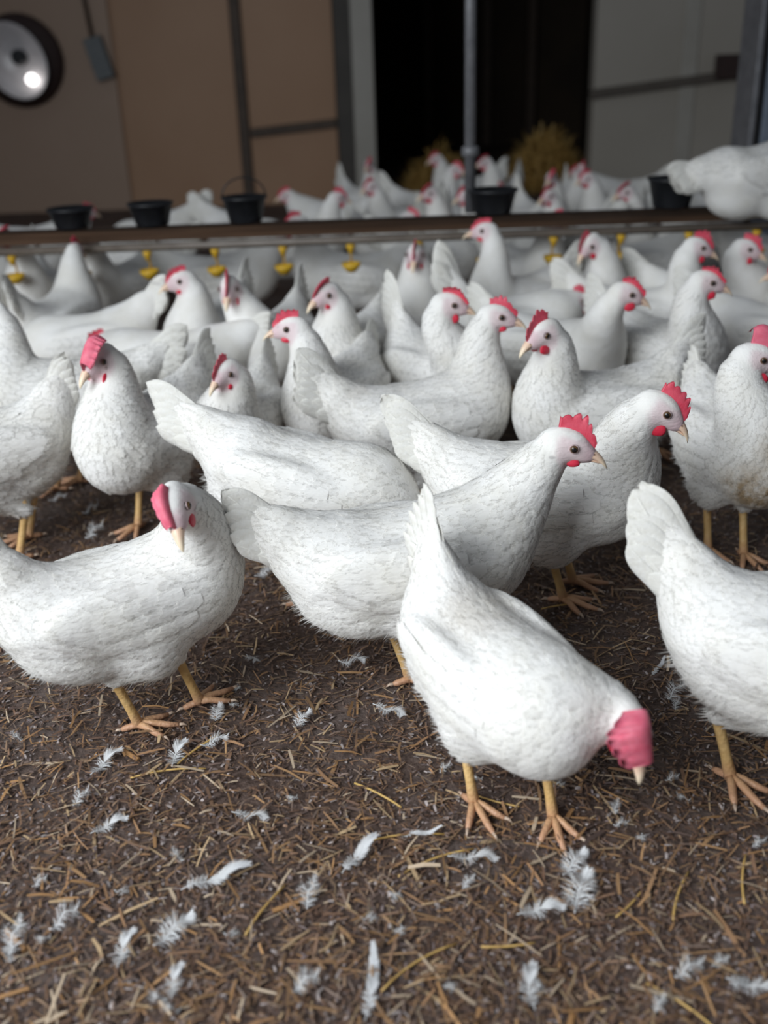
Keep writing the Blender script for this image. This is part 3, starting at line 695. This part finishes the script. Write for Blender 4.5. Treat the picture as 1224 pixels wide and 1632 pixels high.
# ------------------------------------------------------------------ rail, drinkers, buckets, wall fittings
rail = empty('drinker_rail', (0, 2.92, 0)); tag(rail, 'dark wooden rail crossing the barn with yellow drinkers hanging below', 'rail')
def rpart(name, mat, build, parent=rail):
    b = MB(); build(b); return link(name, b.mesh(name, mat), parent)
rpart('plank', M['woodrail'], lambda b: b.box(-1.5, -.022, .382, 1.6, .022, .420))
rpart('water_pipe', M['whitepipe'], lambda b: b.tube([(-1.5, 0, .364), (0, 0, .364), (1.6, 0, .364)], .012, 10))
for x in (-1.47, 1.57): rpart('stand', M['woodrail'], lambda b: b.box(x - .025, -.02, -.01, x + .025, .02, .384))
def nipple(b): b.lathe([(.0001, .352), (.012, .352), (.013, .345), (.009, .338), (.006, .326), (.0001, .326)], 12)
def cup(b): b.lathe([(.0001, .272), (.012, .274), (.026, .290), (.028, .300), (.025, .299), (.012, .281), (.0001, .279)], 16); b.tube([(0, .024, .297), (0, .020, .325), (0, .006, .345)], .003, 6)
nb = MB(); nipple(nb); NME = nb.mesh('nipple', M['yellow']); cb = MB(); cup(cb); CME = cb.mesh('drip_cup', M['yellow'])
for i in range(16):
    x = -1.42 + .193 * i; o = link('nipple', NME, rail); o.location = (x, 0, 0)
    c = link('drip_cup', CME, o)
def bucket(x, label, w=.062, h=.062, tilt=0, bail=False):
    r = empty('feed_bucket', (x, 2.945, .4205)); tag(r, label, 'bucket', 'black buckets on the rail')
    b = MB(); b.lathe([(.0001, .0), (w * .72, .0), (w * .76, .004), (w, h), (w * 1.05, h), (w * 1.05, h - .006), (w * .97, h - .008), (w * .95, h - .002), (w * .70, .006), (.0001, .006)], 24)
    link('bucket_body', b.mesh('bucket_body', M['blackplastic']), r)
    if bail:
        b = MB(); b.tube([(w * math.cos(a), .0, h + .05 * math.sin(a)) for a in np.linspace(0, math.pi, 12)], .0022, 6); link('bail_handle', b.mesh('bail_handle', M['blackplastic']), r)
    r.rotation_euler = (0, math.radians(tilt), .3)
bucket(-.855, 'first black bucket on the rail, nearest the left edge', h=.055)
bucket(-.628, 'second black bucket on the rail from the left', h=.062)
bucket(-.363, 'third black bucket on the rail, left of the pale post', h=.070, bail=True)
bucket(.338, 'black bucket on the rail beside the grey hanging pipe', .068, .066)
bucket(.845, 'black bucket on the rail half hidden by the perched hen', .068, .080)
dp = empty('drop_pipe', (.275, 2.96, .422)); tag(dp, 'thin grey steel pipe hanging down to the rail in front of the doorway', 'pipe')
b = MB(); b.tube([(0, 0, 0), (0, 0, .6), (0, 0, 2.2)], .016, 10); link('pipe', b.mesh('pipe', M['zinc']), dp)
b = MB(); b.lathe([(.0165, .150), (.024, .153), (.025, .165), (.024, .177), (.0165, .18)], 14); link('coupling', b.mesh('coupling', M['zinc']), dp)
lamp = empty('wall_lamp', (-2.13, WY - .02, .90)); tag(lamp, 'round pale dish lamp with dark hub on a dark plate, upper left wall', 'lamp')
AX = np.array([[1, 0, 0], [0, 0, -1.], [0, 1., 0]])
b = MB(); b.lathe([(.0001, 0), (.262, 0), (.268, .012), (.25, .045), (.0001, .05)], 28, 0, (0, 0, 0), AX); pl = link('plate', b.mesh('plate', M['darkplate']), lamp)
AX2 = np.array(Matrix.Rotation(math.radians(-14), 3, 'Z') @ Matrix.Rotation(math.radians(38), 3, 'Y')) @ np.eye(3)
b = MB(); b.lathe([(.0001, .052), (.07, .052), (.15, .075), (.205, .115), (.212, .117), (.208, .108), (.155, .062), (.07, .05)], 32, 0, (0, 0, 0), AX); ds = link('dish', b.mesh('dish', M['dish']), lamp); ds.scale = (.86, 1, 1.06); ds.rotation_euler = (0, math.radians(-28), 0)
b = MB(); b.lathe([(.0001, .12), (.03, .118), (.045, .10), (.045, .052)], 20, 0, (.02, 0, .02), AX); link('hub', b.mesh('hub', M['blackplastic']), lamp)
b = MB(); b.lathe([(.034 * math.sin(a), .115 + .034 * math.cos(a)) for a in np.linspace(.001, 3.1, 9)], 16, 0, (.085, 0, -.105), AX); link('bulb', b.mesh('bulb', M['bulb']), lamp)
sb = empty('switch_box', (-1.64, WY - .021, .90)); tag(sb, 'small grey box with conduit on the left wall beside the dish lamp', 'box')
b = MB(); b.box(-.055, -.06, -.12, .055, 0, .12); q = link('case', b.mesh('case', M['greybox'], False), sb); q.rotation_euler = (0, math.radians(-14), 0)
b = MB(); b.tube([(-.03, -.02, .11), (-.06, -.02, .5), (-.08, -.02, 1.6)], .012, 8); link('conduit', b.mesh('conduit', M['batten']), sb)
# golden straw heaped in the doorway
def heap(cx, cy, rx, hz, n, label):
    V, Fc = [], []
    for i in range(n):
        a = random.uniform(0, 6.28); q = math.sqrt(random.random()); z = hz * (1 - q * q) * random.random()
        c = np.array([cx + rx * q * math.cos(a), cy + rx * .6 * q * math.sin(a), z + .02]); d = np.array([random.gauss(0, 1), random.gauss(0, 1), random.gauss(.25, .45)]); d /= np.linalg.norm(d)
        s_ = np.cross(d, [0, 0, 1.]); s_ /= np.linalg.norm(s_) + 1e-6; L = random.uniform(.06, .16); k = len(V)
        V += [c - d * L - s_ * .005, c - d * L + s_ * .005, c + d * L + s_ * .004, c + d * L - s_ * .004, c + (0, 0, .005)]
        Fc += [(k, k + 1, k + 4), (k + 1, k + 2, k + 4), (k + 2, k + 3, k + 4), (k + 3, k, k + 4)]
    b = MB(); b.add(V, Fc); return tag(link('straw_heap', b.mesh('straw_heap', M['golden'], False)), label, 'straw', kind='stuff')
heap(1.16, 7.08, .26, .36, 1500, 'heap of golden straw in the doorway, near its right side'); heap(.45, 7.15, .20, .26, 700, 'small dim heap of golden straw behind the hanging pipe')
# ------------------------------------------------------------------ litter on the floor
def in_view(n, y0, y1, bias):
    y = y0 + (y1 - y0) * RNG.random(n) ** bias; x = RNG.uniform(-1, 1, n) * (.30 + .46 * y); return x, y
def straws(n, y0, y1, bias, lmin, lmax, wmin, wmax, pal, zmax, name, label, cat='straw', tilt=.10):
    x, y = in_view(n, y0, y1, bias); a = RNG.uniform(0, 2 * math.pi, n); L = lmin * (lmax / lmin) ** RNG.random(n) ** 1.4; W = RNG.uniform(wmin, wmax, n)
    d = np.stack([np.cos(a), np.sin(a), RNG.normal(0, tilt, n)], 1); s = np.stack([-np.sin(a), np.cos(a), RNG.normal(0, .25, n)], 1)
    c = np.stack([x, y, ground_h(x, y) + .0015 + zmax * RNG.random(n) ** 2 + np.abs(d[:, 2]) * L * .35], 1)
    bow = RNG.normal(0, .022, n) * L
    V = np.zeros((n, 6, 3))
    for i, t in enumerate((-.5, 0, .5)):
        for j, u in enumerate((-.5, .5)):
            V[:, i * 2 + j] = c + d * (L * t)[:, None] + s * (W * u * (1 if i == 1 else .75))[:, None] + s * (bow * (1 - abs(2 * t)))[:, None] + np.array([0, 0, 1]) * (W * .25 * (i == 1))[:, None]
    col = np.array(pal)[RNG.integers(0, len(pal), n)] * RNG.uniform(.65, 1.25, (n, 1))
    k = (np.arange(n) * 6)[:, None]
    f = np.concatenate([k + np.array([[0, 1, 3, 2]]), k + np.array([[2, 3, 5, 4]])])
    b = MB(); b.add(V.reshape(-1, 3), f)
    return tag(link(name, b.mesh(name, M['straw'], False, attrs={'col': np.repeat(col, 6, 0)})), label, cat, kind='stuff')
DARK = [(.12, .066, .043), (.165, .092, .058), (.21, .12, .072), (.105, .068, .056), (.20, .14, .11), (.25, .16, .10)]
GOLD = [(.33, .19, .09), (.43, .30, .17), (.29, .16, .08), (.48, .37, .26), (.35, .19, .08), (.25, .145, .075)]
straws(80000, .38, 3.2, 1.5, .005, .026, .0008, .0028, DARK, .006, 'chopped_litter', 'dark chopped straw litter matted over the floor', 'litter')
straws(9500, .38, 2.6, 1.4, .010, .042, .0009, .0030, GOLD, .008, 'straw_scatter', 'thin golden straw scattered over the dark litter')
straws(1150, .42, 1.6, 1.1, .025, .065, .0020, .0050, GOLD + DARK[2:4], .009, 'coarse_straw', 'coarse flattened straw pieces lying on the litter')
straws(18000, .38, 2.2, 1.4, .003, .011, .0012, .0040, [(.42, .36, .345), (.30, .255, .24), (.25, .205, .20), (.19, .145, .14), (.15, .11, .105)], .004, 'litter_flakes', 'pale grey dust flakes and husks in the litter', 'litter')
# larger stalks and chips that can be picked out
def stalk_mesh(L, W, bow, chip):
    b = MB(); n = 7; V = []
    for i in range(n):
        t = i / (n - 1) - .5
        for k in range(5):
            a = 2 * math.pi * k / 5; V.append((t * L, bow * (1 - 4 * t * t) + W * .5 * math.cos(a) * (1 - .3 * abs(t)), W * (.22 if chip else .5) * math.sin(a) + W * (.25 if chip else .5)))
    b.add(V, [(i * 5 + k, i * 5 + (k + 1) % 5, (i + 1) * 5 + (k + 1) % 5, (i + 1) * 5 + k) for i in range(n - 1) for k in range(5)] + [tuple(range(5))[::-1], tuple((n - 1) * 5 + k for k in range(5))])
    return b.mesh('wood_chip' if chip else 'straw_stalk', M['chip'] if chip else M['golden'], not chip)
ST = [stalk_mesh(.075, .0030, .003, 0), stalk_mesh(.055, .0024, -.002, 0), stalk_mesh(.095, .0026, .007, 0)]; CH = [stalk_mesh(.040, .008, .0, 1), stalk_mesh(.030, .006, .001, 1)]
for k_, (me, x, y, a, lb) in enumerate([
    (2, -.286, 1.035, 8, 'long golden stalk lying below the striding hen\'s rear foot'), (0, -.255, 1.085, 52, 'golden stalk leaning towards the striding hen\'s feet'), (0, -.020, .985, -40, 'pale stalk slanting across bare litter in the middle foreground'),
    (2, .010, .905, 6, 'long straight golden stalk above the big white feather'), (2, .045, .865, 24, 'golden stalk crossing beside the big white feather'), (1, .11, .745, 3, 'pale stalk lying flat below the big white feather'),
    (2, .02, .72, 35, 'pale stalk pointing up towards the big white feather'), (2, .268, .66, -50, 'long golden stalk slanting down in the right foreground'), (2, .325, .60, -38, 'golden stalk in the lower right corner'),
    (0, .30, .80, 62, 'golden stalk standing out at right below the pecking hen'), (0, .022, .60, -30, 'golden stalk at the bottom edge left of centre'), (1, .245, .795, 45, 'short golden stalk right of the pecking hen\'s feet'),
    (0, .375, .82, 70, 'golden stalk near the right edge below the tail-raised hen'), (0, -.14, .80, 62, 'golden stalk left of the big white feather'), (1, .125, .965, -25, 'short golden stalk between the pecking hen\'s feet'), (0, .285, 1.42, 12, 'pale stalk behind the beak-down hen\'s foot')]):
    o = link('straw_stalk', ST[me]); o.location = (x, y, float(ground_h(x, y)) + .005); o.rotation_euler = (0, 0, math.radians(a)); tag(o, lb, 'straw')
for me, x, y, a, lb in [(0, -.345, 1.075, -40, 'brown wood chip below the striding hen\'s rear foot'), (0, -.40, .78, -45, 'orange-brown chip at the left edge of the foreground'), (0, -.115, .81, 25, 'orange-brown chip left of the big white feather'), (1, .158, .655, 75, 'upright orange chip in the lower middle foreground'),
                        (1, .205, .93, 60, 'brown chip between the pecking hen\'s feet and beak'), (1, .175, .80, -40, 'dark brown chip in front of the pecking hen\'s toes')]:
    o = link('wood_chip', CH[me]); o.location = (x, y, float(ground_h(x, y)) + .003); o.rotation_euler = (0, 0, math.radians(a)); tag(o, lb, 'wood chip')
# moulted feathers
def loose_feather(L, W, curl, fluffy, seed):
    r = np.random.default_rng(seed); b = MB(); n = 64
    sp = lambda t: np.array([t * L, curl * L * math.sin(t * 2.4) * .5, .004 + .010 * t * t + .003 * math.sin(t * 9 + seed)])
    b.tube([sp(t) for t in np.linspace(-.10, 1, 9)], np.linspace(.0007, .0002, 9), 5)
    for i in range(n):
        t = i / n; p = sp(t); d = sp(t + .02) - p; d /= np.linalg.norm(d)
        for s in (1, -1):
            sd = np.cross([0, 0, 1.], d) * s; ln = W * .5 * (math.sin(math.pi * min(1, .10 + .86 * t)) ** .6) * r.uniform(.75, 1.1)
            lean = .9 + .5 * t; v = sd + d * lean * (1 if t > fluffy else r.uniform(-.1, .9)); v /= np.linalg.norm(v)
            up = np.array([0, 0, 1.]) * (r.normal(.12, .10) if t > fluffy else r.normal(.35, .35))
            m1 = p + (v + up * .5) * ln * .55; e = p + (v + up * .2) * ln; e[2] = max(e[2], .001); m1[2] = max(m1[2], .001); wv = d * L / n * (1.5 if t > fluffy else .8)
            b.add([p - wv * .6, p + wv * .6, m1 + wv * .6, e, m1 - wv * .6], [(0, 1, 2, 4), (4, 2, 3)])
    return b.mesh('loose_feather', M['down'])
LF = [loose_feather(.070, .034, .10, .30, 1), loose_feather(.050, .032, .35, .45, 2), loose_feather(.034, .028, .2, .6, 3), loose_feather(.020, .020, .5, 1.0, 4), loose_feather(.080, .024, -.15, .25, 5)]
def feather(k, x, y, a, label, group=None, s=1.0):
    o = link('loose_feather', LF[k]); o.location = (x, y, float(ground_h(x, y)) + .004); o.rotation_euler = (random.uniform(-.15, .15), random.uniform(-.10, .02), math.radians(a)); o.scale = (s,) * 3
    return tag(o, label, 'feather', group)
feather(0, -0.229, 0.837, 15, 'big white feather lying alone in the left foreground', None, 1.0)
feather(1, -0.381, 1.035, 50, 'curled white feather beside a golden stalk below the striding hen', None, 1.0)
feather(1, -0.283, 1.048, 70, "cream feather standing on its quill below the striding hen's toes", None, 0.9)
feather(2, -0.250, 1.092, 10, 'fluffy white feather right of the cream feather', None, 1.0)
feather(2, -0.241, 1.147, 80, "small white feather touching the striding hen's front toe", None, 0.9)
feather(2, -0.131, 1.126, 50, 'small forked white feather between the striding hen and the pecking hen', None, 1.0)
feather(1, -0.191, 0.955, -35, 'grey-white feather curled over straw in the middle foreground', None, 0.9)
feather(1, -0.355, 0.931, 20, 'thin white feather left of the big white feather', None, 0.8)
feather(3, -0.389, 0.976, 40, 'wisp of white down at left below the curled feather', None, 1.2)
feather(0, -0.057, 0.856, 48, "worn white feather left of the pecking hen's feet", None, 0.8)
feather(4, 0.007, 0.913, 3, "white feather lying flat by the pecking hen's rear toes", None, 0.6)
feather(4, -0.033, 0.670, 88, 'long white feather pointing up at the bottom edge', None, 0.9)
feather(1, 0.124, 0.671, 75, 'blurred white feather at the bottom edge right of centre', None, 0.9)
feather(1, 0.128, 0.781, -5, "white feather in front of the pecking hen's front toes", None, 0.9)
feather(2, 0.184, 0.783, 60, "tousled white feather right of the pecking hen's front toes", None, 1.5)
feather(2, 0.183, 0.836, 40, "small grey-white feather tuft under the pecking hen's front claw", None, 1.1)
feather(2, -0.248, 0.761, 40, 'fluffy white down tuft in the lower left foreground', None, 1.3)
feather(1, -0.282, 0.738, 70, 'curved thin white feather left of the lower-left down tuft', None, 0.8)
feather(1, -0.220, 0.692, 75, 'pale blue-white feather at the bottom left', None, 0.7)
feather(1, 0.318, 0.691, -40, 'blurred white feather in the lower right corner', None, 1.0)
feather(3, 0.269, 0.700, 0, 'small white down in the lower right foreground', None, 1.4)
feather(1, -0.020, 1.163, -50, 'grey-white feather in shade below the centre hen', None, 1.0)
feather(2, -0.071, 1.278, -20, "translucent feather stuck in dark litter below the centre hen's tail", None, 1.2)
feather(2, -0.215, 1.305, -60, "bent grey-white feather right of the striding hen's breast", None, 0.9)
feather(2, -0.226, 1.559, 20, "white down lying behind the striding hen's neck", None, 1.1)
feather(4, 0.380, 1.224, 55, 'thin curved white feather beside the tail-raised hen', None, 0.5)
feather(3, 0.384, 1.154, 20, "wisp of white down right of the pecking hen's back", None, 1.6)
feather(1, 0.063, 0.870, -20, "dull grey feather in front of the pecking hen's rear foot", None, 1.0)
feather(3, -0.096, 0.804, 60, 'dull white tuft in the centre foreground', None, 1.4)
feather(3, -0.363, 0.790, 20, 'white wisp near the left edge of the foreground', None, 1.6)
feather(3, -0.396, 0.759, 70, 'grey-white tuft in the lower left corner', None, 1.6)
feather(3, -0.102, 0.694, 10, 'white tuft near the bottom left of the long feather', None, 1.4)
feather(2, -0.700, 1.945, 10, "white feather on the floor between the left hens' legs", None, 1.0)
feather(3, -0.609, 1.873, 0, 'small white down on dark floor at left', None, 1.6)
feather(3, -0.572, 1.752, 30, "grey down behind the striding hen's back", None, 2.0)
feather(3, 0.534, 1.663, 20, 'pale feather on dark floor left of the stained hen', None, 1.8)
for k, x, y, a in [(3, -0.242, 0.881, 133), (3, 0.072, 0.825, 23), (3, -0.395, 0.749, 93), (3, -0.211, 0.679, 169), (3, 0.282, 0.892, 230), (3, -0.308, 0.838, 312), (3, 0.003, 0.774, 241), (3, -0.365, 0.782, 212), (3, -0.230, 1.227, 311), (3, -0.037, 0.786, 316), (3, 0.142, 0.693, 142), (3, 0.255, 0.911, 336), (3, 0.388, 1.135, 48), (3, -0.225, 0.691, 157), (3, 0.110, 1.005, 182), (3, -0.120, 0.986, 210), (3, 0.047, 0.703, 245), (3, 0.307, 0.712, 356), (3, 0.165, 1.098, 309), (3, 0.327, 0.692, 204), (3, 0.202, 1.061, 299), (3, 0.060, 1.019, 22), (3, 0.238, 0.663, 31), (3, 0.260, 0.930, 54), (3, -0.179, 0.770, 314), (3, -0.402, 0.852, 16), (3, 0.194, 0.982, 317), (3, 0.402, 0.870, 359), (3, -0.216, 1.188, 215), (3, -0.494, 1.110, 146), (3, 0.103, 1.107, 15), (3, 0.335, 0.985, 345), (3, 0.351, 0.945, 165), (3, 0.002, 0.819, 214), ]: feather(k, x, y, a, 'tiny wisp of white down caught in the brown litter', 'tiny wisps of down in the litter', .8)
